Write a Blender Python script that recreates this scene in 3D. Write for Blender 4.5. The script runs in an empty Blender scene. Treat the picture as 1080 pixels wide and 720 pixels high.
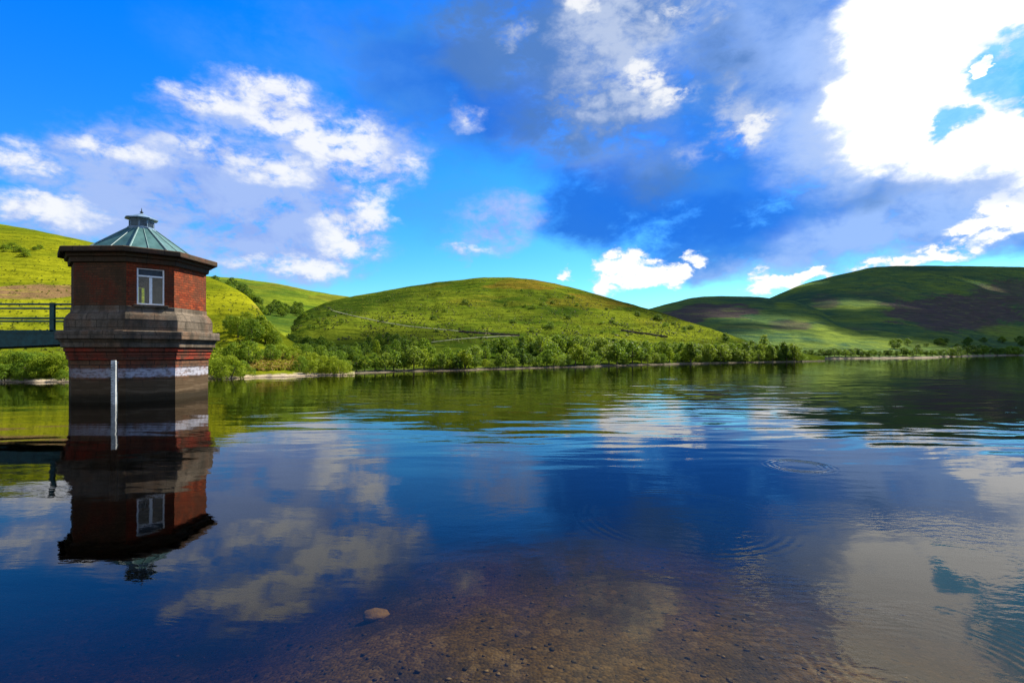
import bpy, math, random
import numpy as np
from mathutils import Vector
from mathutils.bvhtree import BVHTree

random.seed(7)
RS = np.random.RandomState(11)
C = bpy.context.scene.collection
F, HZ, CAMZ = 540.0, 370.0, 2.04          # focal length and horizon of the photograph in its own pixels, eye height
EXPO = 1.25
SKY = 0.1
PI = math.pi

# ------------------------------------------------------------------ helpers
def link(o, parent=None):
    C.objects.link(o)
    if parent is not None:
        o.parent = parent
    return o

def tag(o, label=None, cat=None, group=None, kind=None):
    if label: o['label'] = label
    if cat: o['category'] = cat
    if group: o['group'] = group
    if kind: o['kind'] = kind
    return o

def empty(name, loc=(0, 0, 0), rz=0):
    o = bpy.data.objects.new(name, None)
    o.empty_display_size = 0.3
    o.location = loc
    o.rotation_euler = (0, 0, rz)
    return link(o)

def mesh_obj(name, verts, faces, mat=None, parent=None, uvs=None, smooth=False):
    me = bpy.data.meshes.new(name)
    me.from_pydata([tuple(map(float, v)) for v in verts], [], [tuple(int(i) for i in f) for f in faces])
    if uvs is not None:
        ul = me.uv_layers.new(name='uv')
        ul.data.foreach_set('uv', np.asarray(uvs, float).ravel())
    if mat: me.materials.append(mat)
    if smooth: me.polygons.foreach_set('use_smooth', [True] * len(me.polygons))
    me.update()
    return link(bpy.data.objects.new(name, me), parent)

class MB:
    """collects quads with uv coordinates and links them as one mesh"""
    def __init__(self): self.v, self.f, self.uv = [], [], []
    def poly(self, pts, uvs=None):
        n = len(self.v)
        self.v += [tuple(p) for p in pts]
        self.f.append(tuple(range(n, n + len(pts))))
        self.uv += list(uvs) if uvs else [(p[0] + p[1], p[2]) for p in pts]
    def box(self, c, s, axes=None):
        c = Vector(c)
        ax = axes or (Vector((1, 0, 0)), Vector((0, 1, 0)), Vector((0, 0, 1)))
        hx, hy, hz = ax[0] * s[0] / 2, ax[1] * s[1] / 2, ax[2] * s[2] / 2
        P = lambda a, b, d: c + hx * a + hy * b + hz * d
        for q in (((-1,-1,-1),(1,-1,-1),(1,-1,1),(-1,-1,1)), ((1,1,-1),(-1,1,-1),(-1,1,1),(1,1,1)),
                  ((-1,1,-1),(-1,-1,-1),(-1,-1,1),(-1,1,1)), ((1,-1,-1),(1,1,-1),(1,1,1),(1,-1,1)),
                  ((-1,-1,1),(1,-1,1),(1,1,1),(-1,1,1)), ((-1,1,-1),(1,1,-1),(1,-1,-1),(-1,-1,-1))):
            self.poly([P(*k) for k in q])
        return self
    def tube(self, a, b, r0, r1=None, n=8):
        a, b = Vector(a), Vector(b); r1 = r0 if r1 is None else r1
        d = (b - a).normalized()
        u = d.orthogonal().normalized(); w = d.cross(u)
        ring = lambda p, r: [p + (u * math.cos(2*PI*k/n) + w * math.sin(2*PI*k/n)) * r for k in range(n)]
        A, B = ring(a, r0), ring(b, r1)
        for k in range(n):
            j = (k + 1) % n
            self.poly([A[k], A[j], B[j], B[k]])
        self.poly(A[::-1]); self.poly(B)
        return self
    def build(self, name, mat, parent=None, bevel=0, smooth=False):
        o = mesh_obj(name, self.v, self.f, mat, parent, self.uv, smooth)
        if bevel:
            import bmesh
            bm = bmesh.new(); bm.from_mesh(o.data)
            bmesh.ops.remove_doubles(bm, verts=bm.verts, dist=1e-4)
            bmesh.ops.bevel(bm, geom=[e for e in bm.edges if e.is_manifold and e.calc_face_angle(0) > 0.6], offset=bevel, segments=2, profile=0.5, affect='EDGES')
            bm.to_mesh(o.data); bm.free()
        return o

def hash2(i, j, s):
    n = (i.astype(np.int64) * 374761393 + j.astype(np.int64) * 668265263 + s * 1442695041) & 0x7fffffff
    n = ((n ^ (n >> 13)) * 1274126177) & 0x7fffffff
    return ((n ^ (n >> 16)) & 0xffff) / 65535.0

def vnoise(x, y, s=0):
    xi, yi = np.floor(x), np.floor(y)
    fx, fy = x - xi, y - yi
    fx = fx*fx*(3-2*fx); fy = fy*fy*(3-2*fy)
    a, b = hash2(xi, yi, s), hash2(xi+1, yi, s)
    c, d = hash2(xi, yi+1, s), hash2(xi+1, yi+1, s)
    return (a*(1-fx)+b*fx)*(1-fy) + (c*(1-fx)+d*fx)*fy

def fbm(x, y, s=0, o=4):
    t, a, n = 0, 0.5, 0
    for k in range(o):
        t = t + a * vnoise(x * 2**k, y * 2**k, s + k * 17); n += a; a *= 0.5
    return t / n

def sstep(a, b, x):
    t = np.clip((x - a) / (b - a), 0, 1)
    return t * t * (3 - 2 * t)

def lin(r, g, b):
    return tuple((c/255/12.92 if c/255 <= .04045 else ((c/255+.055)/1.055)**2.4) for c in (r, g, b))

# ------------------------------------------------------------------ node helper
class NT:
    def __init__(self, tree): self.t = tree; tree.nodes.clear()
    def n(self, typ, _in=None, **props):
        nd = self.t.nodes.new(typ)
        for k, v in props.items(): setattr(nd, k, v)
        for k, v in (_in or {}).items():
            s = nd.inputs[k]
            if isinstance(v, bpy.types.NodeSocket): self.t.links.new(v, s)
            elif isinstance(v, (tuple, list)) and len(v) == 3 and len(getattr(s, 'default_value', (0,)*3)) == 4: s.default_value = (*v, 1)
            else: s.default_value = v
        return nd
    def math(self, op, a, b=None, c=None, clamp=False):
        d = {0: a}
        if b is not None: d[1] = b
        if c is not None: d[2] = c
        return self.n('ShaderNodeMath', d, operation=op, use_clamp=clamp).outputs[0]
    def vmath(self, op, a, b=None, c=None, out=0):
        d = {0: a}
        if b is not None: d[1] = b
        if c is not None: d[2] = c
        return self.n('ShaderNodeVectorMath', d, operation=op).outputs[out]
    def mix(self, f, a, b, mode='MIX'):
        nd = self.t.nodes.new('ShaderNodeMix'); nd.data_type = 'RGBA'; nd.blend_type = mode
        for s, v in ((nd.inputs[0], f), (nd.inputs[6], a), (nd.inputs[7], b)):
            if isinstance(v, bpy.types.NodeSocket): self.t.links.new(v, s)
            elif isinstance(v, (tuple, list)): s.default_value = (*v[:3], 1)
            else: s.default_value = v
        return nd.outputs[2]
    def ramp(self, f, a, b, lo=0.0, hi=1.0, smooth=True):
        return self.n('ShaderNodeMapRange', {0: f, 1: a, 2: b, 3: lo, 4: hi}, interpolation_type='SMOOTHSTEP' if smooth else 'LINEAR').outputs[0]
    def noise(self, vec, scale, detail=4, rough=.55, dist=0, col=False):
        nd = self.n('ShaderNodeTexNoise', {'Vector': vec, 'Scale': scale, 'Detail': detail, 'Roughness': rough, 'Distortion': dist})
        return nd.outputs[1 if col else 0]

def new_mat(name):
    m = bpy.data.materials.new(name); m.use_nodes = True
    return m, NT(m.node_tree)

def finish(nt, color, rough=.8, bump=None, bdist=.02, bstr=1.0, metallic=0.0, spec=.3, trans=None):
    d = {'Base Color': color, 'Roughness': rough, 'Metallic': metallic, 'Specular IOR Level': spec}
    if bump is not None:
        d['Normal'] = nt.n('ShaderNodeBump', {'Height': bump, 'Distance': bdist, 'Strength': bstr}).outputs[0]
    b = nt.n('ShaderNodeBsdfPrincipled', d)
    out = b.outputs[0]
    if trans:
        tb = nt.n('ShaderNodeBsdfTranslucent', {'Color': color})
        out = nt.n('ShaderNodeMixShader', {0: trans, 1: out, 2: tb.outputs[0]}).outputs[0]
    nt.n('ShaderNodeOutputMaterial', {'Surface': out})

M = {}
# ------------------------------------------------------------------ materials
def pos(nt): return nt.n('ShaderNodeNewGeometry').outputs['Position']
def sc(nt, v, s): return nt.vmath('MULTIPLY', v, s)

def plain(name, col, rough=.6, var=.25, scale=8, metallic=0, bd=.004, spec=.3):
    m, nt = new_mat(name)
    tc = nt.n('ShaderNodeTexCoord').outputs['Object']
    a = nt.noise(tc, scale, 6, .65)
    c2 = tuple(x * (1 - var) for x in col); c3 = tuple(min(1, x * (1 + var)) for x in col)
    finish(nt, nt.mix(nt.ramp(a, .3, .7), c2, c3), rough, a, bd, 1, metallic, spec)
    M[name] = m

plain('white_paint', (.90, .88, .80), .4, .1)
plain('bridge_paint', (.012, .06, .058), .5, .4, 5)
plain('gauge_white', (.48, .49, .45), .6, .4, 5)
plain('gauge_mark', (.05, .05, .055), .5, .2)
plain('lead_grey', (.16, .24, .30), .45, .35, 6)
plain('dark_metal', (.03, .045, .055), .5, .3)
plain('rib_metal', (.15, .24, .22), .45, .25, 9)
plain('bark', (.10, .075, .05), .9, .4, 12)
plain('inside_plaster', (.40, .20, .07), .9, .3, 2)
plain('pale_rock', (.30, .21, .10), .85, .35, 9, bd=.02)

def masonry(name, cols, mortar, bw, bh, stain, stain_lo, stain_hi, msize=.012, bdist=.02, rough=.85, band=False, course_var=.8):
    m, nt = new_mat(name)
    uv = nt.n('ShaderNodeUVMap').outputs[0]
    P = pos(nt)
    wob = nt.vmath('MULTIPLY_ADD', nt.noise(uv, 5, 2, .5, col=True), (.06, .045, 0), uv)
    br = nt.n('ShaderNodeTexBrick', {'Vector': wob, 'Color1': (0, 0, 0), 'Color2': (1, 1, 1), 'Mortar': (.5, .5, .5), 'Scale': 1.0, 'Mortar Size': msize,
                                     'Mortar Smooth': .3, 'Bias': 0, 'Brick Width': bw, 'Row Height': bh})
    fac = br.outputs['Fac']
    rnd = nt.n('ShaderNodeSeparateColor', {0: br.outputs['Color']}).outputs[0]
    c = nt.mix(rnd, cols[0], cols[1])
    c = nt.mix(nt.math('MULTIPLY', nt.ramp(nt.noise(P, 1.3, 5, .6), .45, .62), course_var), c, cols[2])
    n2 = nt.noise(P, 14, 6, .7)
    c = nt.mix(nt.ramp(n2, .35, .75, 0, .6), c, tuple(x*.40 for x in cols[1]))
    c = nt.mix(nt.ramp(nt.noise(P, 3.6, 5, .7), .56, .74, 0, .45), c, tuple(min(1, x*1.5+.015) for x in cols[0]))
    c = nt.mix(fac, c, mortar)
    # weathering: streaked soot and algae with a shape of its own
    st = nt.noise(nt.vmath('MULTIPLY', P, (1.0, 1.0, .35)), 1.9, 6, .62)
    c = nt.mix(nt.ramp(st, stain_lo, stain_hi, 0, .88), c, stain)
    if band:
        z = nt.n('ShaderNodeSeparateXYZ', {0: P}).outputs[2]
        zz = nt.math('ADD', z, nt.math('MULTIPLY_ADD', nt.noise(P, 6, 5, .7), .16, -.08))
        b = nt.math('MULTIPLY', nt.ramp(zz, .94, 1.03), nt.ramp(zz, 1.40, 1.27))
        x = nt.n('ShaderNodeSeparateXYZ', {0: P}).outputs[0]
        lime = nt.math('MULTIPLY', b, nt.ramp(nt.noise(nt.vmath('MULTIPLY', P, (1, 1, 2.2)), 4.5, 6, .68), .34, .58, .2, 1))
        lime = nt.math('MULTIPLY', lime, nt.ramp(x, -18.6, -15.2, .38, 1))
        c = nt.mix(nt.ramp(zz, 1.04, .74), c, (.085, .056, .030))      # always wet masonry below the tide line
        c = nt.mix(nt.math('MULTIPLY', nt.ramp(nt.noise(nt.vmath('MULTIPLY', P, (.5, .5, 3.5)), 2.5, 3, .5), .5, .7), nt.ramp(zz, 1.04, .7, 0, .5)), c, (.17, .12, .07))
        c = nt.mix(nt.ramp(zz, .42, .16, 0, .8), c, (.020, .017, .010))   # black algae at the waterline
        c = nt.mix(nt.math('MULTIPLY', lime, .85), c, (.46, .46, .50))
    h = nt.math('MULTIPLY_ADD', fac, -1.0, nt.math('MULTIPLY', n2, .6))
    finish(nt, c, rough, h, bdist, 1, 0, .06)
    M[name] = m

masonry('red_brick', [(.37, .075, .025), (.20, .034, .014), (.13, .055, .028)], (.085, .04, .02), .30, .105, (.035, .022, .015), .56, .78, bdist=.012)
masonry('brown_brick', [(.17, .075, .036), (.105, .054, .030), (.19, .042, .02)], (.07, .05, .03), .32, .10, (.06, .042, .022), .42, .70, bdist=.018)  # duller brick for the shaded faces: weathering and shade both in the colour
masonry('grey_stone', [(.21, .165, .115), (.13, .105, .075), (.18, .105, .06)], (.06, .048, .034), .85, .30, (.055, .046, .032), .42, .68, bdist=.02)
masonry('cornice_stone', [(.10, .068, .042), (.07, .048, .03), (.125, .055, .03)], (.03, .025, .02), .95, .6, (.06, .044, .026), .42, .66, bdist=.015)
masonry('red_stone', [(.34, .045, .022), (.15, .055, .032), (.10, .06, .036)], (.04, .026, .018), .78, .20, (.045, .028, .018), .48, .70, bdist=.02)
masonry('shaft_stone', [(.20, .10, .05), (.12, .07, .04), (.23, .06, .028)], (.03, .025, .02), .80, .30, (.035, .028, .022), .45, .70, bdist=.02, band=True)

def copper():
    m, nt = new_mat('verdigris')
    P = pos(nt)
    a = nt.noise(nt.vmath('MULTIPLY', P, (1, 1, .6)), 2.2, 6, .6)
    c = nt.mix(nt.ramp(a, .3, .7), (.026, .088, .084), (.055, .145, .135))
    c = nt.mix(nt.ramp(nt.noise(P, 9, 5, .7), .6, .8, 0, .6), c, (.03, .07, .07))
    finish(nt, c, .62, a, .01, .35, .0, .3); M['verdigris'] = m
copper()

def glass():
    m, nt = new_mat('window_glass')
    g = nt.n('ShaderNodeBsdfGlossy', {'Color': (1, 1, 1), 'Roughness': .01})
    t = nt.n('ShaderNodeBsdfTransparent', {'Color': (.86, .9, .88)})
    fr = nt.n('ShaderNodeFresnel', {'IOR': 1.5})
    nt.n('ShaderNodeOutputMaterial', {'Surface': nt.n('ShaderNodeMixShader', {0: fr.outputs[0], 1: t.outputs[0], 2: g.outputs[0]}).outputs[0]})
    M['window_glass'] = m
glass()

def leaf_mat(name, a, b, c):
    m, nt = new_mat(name)
    oi = nt.n('ShaderNodeObjectInfo').outputs['Random']
    g = nt.n('ShaderNodeNewGeometry').outputs['Random Per Island']
    col = nt.mix(g, a, b)
    col = nt.mix(nt.math('MULTIPLY', oi, .6), col, c)
    d = nt.n('ShaderNodeBsdfPrincipled', {'Base Color': col, 'Roughness': .6, 'Specular IOR Level': .1})
    t = nt.n('ShaderNodeBsdfTranslucent', {'Color': nt.mix(.4, col, (.25, .34, .02))})
    nt.n('ShaderNodeOutputMaterial', {'Surface': nt.n('ShaderNodeMixShader', {0: .42, 1: d.outputs[0], 2: t.outputs[0]}).outputs[0]})
    M[name] = m
leaf_mat('leaf_pale', (.125, .19, .018), (.20, .27, .032), (.22, .27, .02))
leaf_mat('leaf_mid', (.085, .165, .010), (.16, .25, .018), (.16, .22, .010))
leaf_mat('leaf_dark', (.036, .088, .010), (.072, .145, .015), (.07, .12, .010))
leaf_mat('leaf_bright', (.17, .25, .010), (.27, .34, .016), (.28, .31, .012))
leaf_mat('bracken_leaf', (.22, .12, .015), (.30, .19, .03), (.17, .19, .02))
leaf_mat('tussock_leaf', (.10, .13, .010), (.18, .20, .016), (.17, .14, .016))
leaf_mat('tussock_dark', (.045, .075, .012), (.09, .11, .018), (.10, .08, .02))
leaf_mat('heather_leaf', (.035, .045, .02), (.075, .07, .03), (.07, .05, .03))

def hill_mat(name, c_lo, c_hi, c_dark, c_heath, sand=(.36, .29, .19), shore=(.24, .12), big=.02, blot=.09, fine=1.2, bd=.5, heath=(.55, .72), dark=(.46, .64), stretch=(.7, 1.2, 1.6), terr=1.0):
    """turf with patches of bracken and heather; the attribute 'patch' marks the heather belts, 'lush' the brighter turf, with sunlit patches put into the colour"""
    m, nt = new_mat(name)
    P = pos(nt)
    pa = nt.n('ShaderNodeAttribute', attribute_name='patch').outputs['Fac']
    lu = nt.n('ShaderNodeAttribute', attribute_name='bright_patch').outputs['Fac']
    n1 = nt.noise(P, big, 5, .55)
    Ps = nt.vmath('MULTIPLY', P, stretch)
    n2 = nt.noise(Ps, blot, 6, .66, .5)
    n3 = nt.noise(P, fine, 5, .7)
    c = nt.mix(nt.ramp(n2, .34, .66), c_lo, c_hi)
    c = nt.mix(nt.ramp(n1, dark[0], dark[1], 0, .85), c, c_dark)
    c = nt.mix(nt.ramp(nt.noise(Ps, blot*2.6, 6, .7, .6), .50, .66, 0, .85), c, c_dark)
    c = nt.mix(nt.math('MULTIPLY', nt.ramp(n3, .52, .72), .5), c, tuple(x*.5 for x in c_lo))
    hm = nt.math('ADD', nt.math('MULTIPLY', pa, .55), nt.math('MULTIPLY', n2, .55))
    c = nt.mix(nt.ramp(hm, heath[0], heath[1], 0, .92), c, c_heath)
    c = nt.mix(nt.math('MULTIPLY', lu, nt.ramp(n2, .25, .6, .5, 1)), c, c_hi)
    # sheep terracettes: narrow contour-following steps of longer and shorter grass
    ter = nt.noise(nt.vmath('MULTIPLY', P, (.16*terr, .16*terr, 2.6*terr)), 1.0, 4, .65, .3)
    c = nt.mix(nt.ramp(ter, .50, .62, 0, .5), c, tuple(x*.5 for x in c_lo))
    c = nt.mix(nt.ramp(ter, .44, .34, 0, .45), c, tuple(min(1, x*1.25) for x in c_hi))
    z = nt.n('ShaderNodeSeparateXYZ', {0: P}).outputs[2]
    zz = nt.math('ADD', z, nt.math('MULTIPLY_ADD', n3, .5, -.25))
    s2 = nt.mix(nt.noise(P, 6, 5, .7), tuple(x*.75 for x in sand), tuple(min(1, x*1.25) for x in sand))
    c = nt.mix(nt.ramp(zz, shore[0], shore[1]), c, s2)
    c = nt.mix(nt.ramp(z, .06, .0), c, (.09, .065, .04))
    h = nt.math('ADD', nt.math('MULTIPLY', n3, .35), nt.math('MULTIPLY', nt.noise(P, fine*.28, 4, .6), 1.0))
    finish(nt, c, 1.0, h, bd, 1, 0, 0)
    M[name] = m
hill_mat('turf_sunny', (.115, .135, .006), (.21, .215, .008), (.07, .10, .006), (.18, .105, .05), dark=(.40, .60), blot=.10)
hill_mat('turf_mid', (.043, .076, .006), (.125, .150, .010), (.018, .038, .005), (.15, .088, .012), heath=(.46, .86), dark=(.40, .60), sand=(.14, .12, .085), shore=(.22, .08), blot=.06, bd=.6)
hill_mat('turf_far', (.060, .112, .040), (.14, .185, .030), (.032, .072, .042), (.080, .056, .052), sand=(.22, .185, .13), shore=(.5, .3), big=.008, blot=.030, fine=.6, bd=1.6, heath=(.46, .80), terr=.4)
hill_mat('turf_back', (.085, .14, .010), (.17, .20, .014), (.03, .065, .012), (.15, .10, .015), heath=(.46, .9), blot=.05)

def bed_mat():
    m, nt = new_mat('lake_bed')
    P = pos(nt)
    v = nt.n('ShaderNodeTexVoronoi', {'Vector': P, 'Scale': 34.0})
    v2 = nt.n('ShaderNodeTexVoronoi', {'Vector': P, 'Scale': 11.0})
    k = nt.n('ShaderNodeSeparateColor', {0: v.outputs['Color']}).outputs[0]
    k2 = nt.n('ShaderNodeSeparateColor', {0: v2.outputs['Color']}).outputs[1]
    c = nt.mix(k, (.030, .019, .0035), (.115, .072, .018))
    c = nt.mix(nt.ramp(k2, .8, 1.0, 0, .6), c, (.17, .12, .06))
    c = nt.mix(nt.ramp(nt.noise(P, 1.1, 5, .6), .4, .7, 0, .8), c, (.012, .0085, .002))
    h = nt.math('ADD', nt.math('MULTIPLY', v.outputs['Distance'], -.4), nt.math('MULTIPLY', v2.outputs['Distance'], -.5))
    finish(nt, c, .85, h, .03, 1, 0, .2); M['lake_bed'] = m
bed_mat()
plain('pebble', (.26, .17, .10), .8, .6, 3)

def water_mat():
    m, nt = new_mat('water')
    P = pos(nt)
    sx = nt.n('ShaderNodeSeparateXYZ', {0: P}); X, Y = sx.outputs[0], sx.outputs[1]
    P2 = nt.n('ShaderNodeCombineXYZ', {0: X, 1: Y, 2: 0.0}).outputs[0]
    warp = nt.vmath('MULTIPLY_ADD', nt.noise(P2, .13, 2, .5, col=True), (2.5, 2.5, 0), P2)
    Pa = nt.vmath('MULTIPLY', warp, (.32, 1.0, 1))
    swell = nt.noise(Pa, .85, 2, .45)                      # breeze ripples, crests across the view
    Pb = nt.vmath('MULTIPLY', warp, (.8, 1.7, 1))
    small = nt.noise(Pb, 3.2, 3, .5)
    chop = nt.n('ShaderNodeTexNoise', {'Vector': nt.vmath('MULTIPLY', warp, (1.0, 2.2, 1)), 'Scale': 6.0, 'Detail': 2.0}).outputs[0]
    gust = nt.ramp(nt.noise(P2, .11, 3, .5, .5), .40, .62)   # patches where the breeze touches the surface
    rightish = nt.ramp(X, -9, 7); mid = nt.math('MULTIPLY', nt.ramp(Y, 7.5, 12), nt.ramp(Y, 60, 22, .5, 1))
    near = nt.ramp(Y, 8.5, 2.5)
    a1 = nt.math('MULTIPLY_ADD', nt.math('MULTIPLY', mid, nt.math('MULTIPLY_ADD', gust, .5, .5)), nt.math('MULTIPLY_ADD', rightish, .030, .014), .0085)
    h = nt.math('MULTIPLY', swell, a1)
    a2 = nt.math('MULTIPLY_ADD', gust, .0018, .0007)
    h = nt.math('MULTIPLY_ADD', small, a2, h)
    a3 = nt.math('MULTIPLY', nt.math('MULTIPLY', near, nt.ramp(X, .6, 2.6)), nt.ramp(nt.noise(P2, .7, 2, .5), .38, .6))
    h = nt.math('MULTIPLY_ADD', chop, nt.math('MULTIPLY', a3, .0070), h)
    # rings spreading where fish rose
    for cx, cy, r0, w, lam, amp in ((5.10, 9.10, .46, .24, .10, .0013), (2.1, 6.3, 1.15, .30, .11, .0006), (2.7, 3.3, .8, .55, .085, .0005)):
        r = nt.vmath('DISTANCE', P2, (cx, cy, 0), out=1)
        win = nt.ramp(nt.math('ABSOLUTE', nt.math('SUBTRACT', r, r0)), w, 0.0)
        s = nt.math('SINE', nt.math('MULTIPLY', r, 2*PI/lam))
        h = nt.math('MULTIPLY_ADD', s, nt.math('MULTIPLY', nt.math('MULTIPLY', win, amp), nt.ramp(nt.noise(P2, .9, 2, .5), .38, .62) if r0 > .6 else 1.0), h)
    nrm = nt.n('ShaderNodeBump', {'Height': h, 'Distance': 1.0, 'Strength': 1.0}).outputs[0]
    fr = nt.n('ShaderNodeFresnel', {'IOR': 1.333, 'Normal': nrm}).outputs[0]
    gl = nt.n('ShaderNodeBsdfGlossy', {'Color': (1, 1, 1), 'Roughness': .022, 'Normal': nrm})
    tr = nt.n('ShaderNodeBsdfTransparent', {'Color': (1, 1, 1)})
    mx = nt.n('ShaderNodeMixShader', {0: fr, 1: tr.outputs[0], 2: gl.outputs[0]})
    va = nt.n('ShaderNodeVolumeAbsorption', {'Color': (.52, .44, .12), 'Density': 1.7})
    nt.n('ShaderNodeOutputMaterial', {'Surface': mx.outputs[0], 'Volume': va.outputs[0]})
    M['water'] = m
water_mat()

# ------------------------------------------------------------------ terrain
HILLS = {}
def hill(name, foot, sky, dridge, shape=1.5, dpow=1.2, rough=1.0, mat=None, seed=0, ncol=420, nrow=110, under=5.0, back=1.0, patch=None, bright_patch=None, bank=0.35):
    fx, fy = np.array([p[0] for p in foot], float), np.array([p[1] for p in foot], float)
    kx, ky = np.array([p[0] for p in sky], float), np.array([p[1] for p in sky], float)
    rx, rd = np.array([p[0] for p in dridge], float), np.array([p[1] for p in dridge], float)
    x0, x1 = max(fx[0], kx[0]), min(fx[-1], kx[-1])
    px = np.linspace(x0, x1, ncol)
    def smooth_interp(xs, ys, k=9):
        y = np.interp(px, xs, ys)
        pad = np.pad(y, k, mode='edge'); w = np.hanning(2*k+1); w /= w.sum()
        return np.convolve(pad, w, 'valid')
    wob = (fbm(px*.05, px*0+3.3, seed+5, 3)-.5)*1.6
    yf = smooth_interp(fx, fy, 4)
    df = CAMZ*F/(yf-HZ) * (1 + wob*.03)
    yk = smooth_interp(kx, ky, 5) + (fbm(px*.06, px*0+1.7, seed+9, 4)-.5)*1.2
    dr = np.maximum(smooth_interp(rx, rd), df*1.05)
    tu = np.array([-.09, -.05, -.025, -.01])
    tf = np.linspace(0, 1, nrow)
    tb = np.array([1.02, 1.05, 1.1, 1.18, 1.3, 1.5, 1.8, 2.2, 2.8])
    rows = []
    for t in np.concatenate([tu, tf, tb]):
        if t < 0:
            d = df*(1+t*1.2); z = np.full_like(px, under*t/.09)
        elif t <= 1:
            s = 1-(1-t)**shape
            g = t**dpow
            d = df + (dr-df)*g
            y = yf + (yk-yf)*s
            z = CAMZ + (HZ-y)/F*d
            z = np.maximum(z, bank*min(1, t*40)*.3)
        else:
            d = dr + (t-1)*(dr*.55*back + 6)
            zr = CAMZ + (HZ-yk)/F*dr
            z = zr + (HZ-yk)/F*(d-dr)*.6 - (t-1)**1.3*(zr*.85+4) - (t-1)*2
            z = np.maximum(z, -under)
        X = (px-540)/F*d
        if 0 <= t <= 1:
            w = min(1, t*5)*min(1, (1-t)*4)
            relief = (fbm(X*.028+seed, d*.028, seed, 3)-.5)*.055*d*.3 + (fbm(X*.09, d*.09, seed+3, 3)-.5)*.016*d*.35
            gul = (np.abs(fbm(X*.06+d*.012, d*.008, seed+31, 3)-.5)*2)
            relief = relief - (1-sstep(0, .3, gul))*.0035*d*.5
            tus = (fbm(X*.9, d*.9, seed+21, 3)-.5)*.5*min(1, t*12)
            z = z + rough*(w*relief + tus*.6*min(1, (1-t)*10+.3))
        rows.append(np.stack([X, d, z], 1))
    G = np.array(rows); R_, N_ = G.shape[:2]
    V = G.reshape(-1, 3)
    i = np.arange(R_-1)[:, None]*N_ + np.arange(N_-1)[None]
    Fq = np.stack([i, i+1, i+1+N_, i+N_], -1).reshape(-1, 4)
    o = mesh_obj(name, V, Fq, M[mat], smooth=True)
    tag(o, kind='structure')
    scr = np.stack([540+F*V[:, 0]/V[:, 1], HZ-F*(V[:, 2]-CAMZ)/V[:, 1]], 1)
    for an, spec in (('patch', patch), ('bright_patch', bright_patch)):
        val = np.zeros(len(V))
        for cx, cy, ax, ay, wgt in spec or []:
            # belts of vegetation and painted sunlit patches, centred on a place of the hillside, with ragged edges
            rr = np.sqrt(((scr[:, 0]-cx)/ax)**2 + ((scr[:, 1]-cy)/ay)**2)
            rr += (fbm(V[:, 0]*.12, V[:, 1]*.12, seed+77, 4)-.5)*.9
            val = np.maximum(val, wgt*(1-sstep(.6, 1.1, rr)))
        at = o.data.attributes.new(an, 'FLOAT', 'POINT'); at.data.foreach_set('value', val)
    HILLS[name] = BVHTree.FromPolygons([tuple(v) for v in V], [tuple(q) for q in Fq.tolist()])
    return o

EYE = Vector((0, 0, CAMZ))
def ground_at(px, py, hills):
    """the point of the hillside seen at that place of the photograph"""
    d = Vector(((px-540)/F, 1, (HZ-py)/F)).normalized()
    best = None
    for h in hills:
        hit = HILLS[h].ray_cast(EYE, d)
        if hit[0] is not None and (best is None or hit[3] < best[1]): best = (hit[0], hit[3])
    return best[0] if best else None
def drop(x, y, hills, z0=400):
    best = None
    for h in hills:
        hit = HILLS[h].ray_cast(Vector((x, y, z0)), Vector((0, 0, -1)))
        if hit[0] is not None and (best is None or hit[0].z > best.z): best = hit[0]
    return best

hill('near_hillside',
     [(-1500, 560), (-900, 470), (-420, 422), (-150, 408), (0, 403.5), (120, 402), (218, 399.5), (270, 398), (330, 396.4), (366, 395.4), (374, 395.0)],
     [(-1500, -60), (-900, 40), (-420, 165), (-200, 205), (0, 236), (40, 243), (75, 251), (105, 257), (160, 272), (216, 291), (240, 300), (262, 312), (275, 326), (281, 338), (296, 352), (318, 366), (340, 377), (360, 386), (374, 394)],
     [(-1500, 60), (-900, 90), (-420, 120), (0, 135), (105, 130), (216, 112), (262, 92), (281, 80), (318, 66), (345, 57), (374, 52)],
     mat='turf_sunny', seed=3, rough=.8, ncol=560,
     patch=[(30, 307, 75, 9, 1), (-80, 300, 60, 8, 1), (24, 262, 40, 8, .35), (275, 320, 14, 9, .8), (305, 376, 26, 9, .9), (262, 380, 22, 6, .7)],
     bright_patch=[(50, 285, 160, 14, .8), (40, 325, 160, 9, 1), (240, 320, 35, 20, 1), (235, 352, 25, 14, 1)])
hill('back_hillside',
     [(60, 391), (440, 389)],
     [(60, 268), (140, 280), (219, 291), (255, 294), (290, 298.5), (324, 306), (368, 313), (400, 318), (440, 326)],
     [(60, 210), (219, 215), (324, 235), (440, 250)], mat='turf_back', seed=8, rough=1.0, ncol=260,
     patch=[(300, 303, 60, 5, .6), (345, 314, 30, 4, .7), (262, 322, 18, 30, .3)], bright_patch=[(300, 318, 50, 7, .5)])
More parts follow.
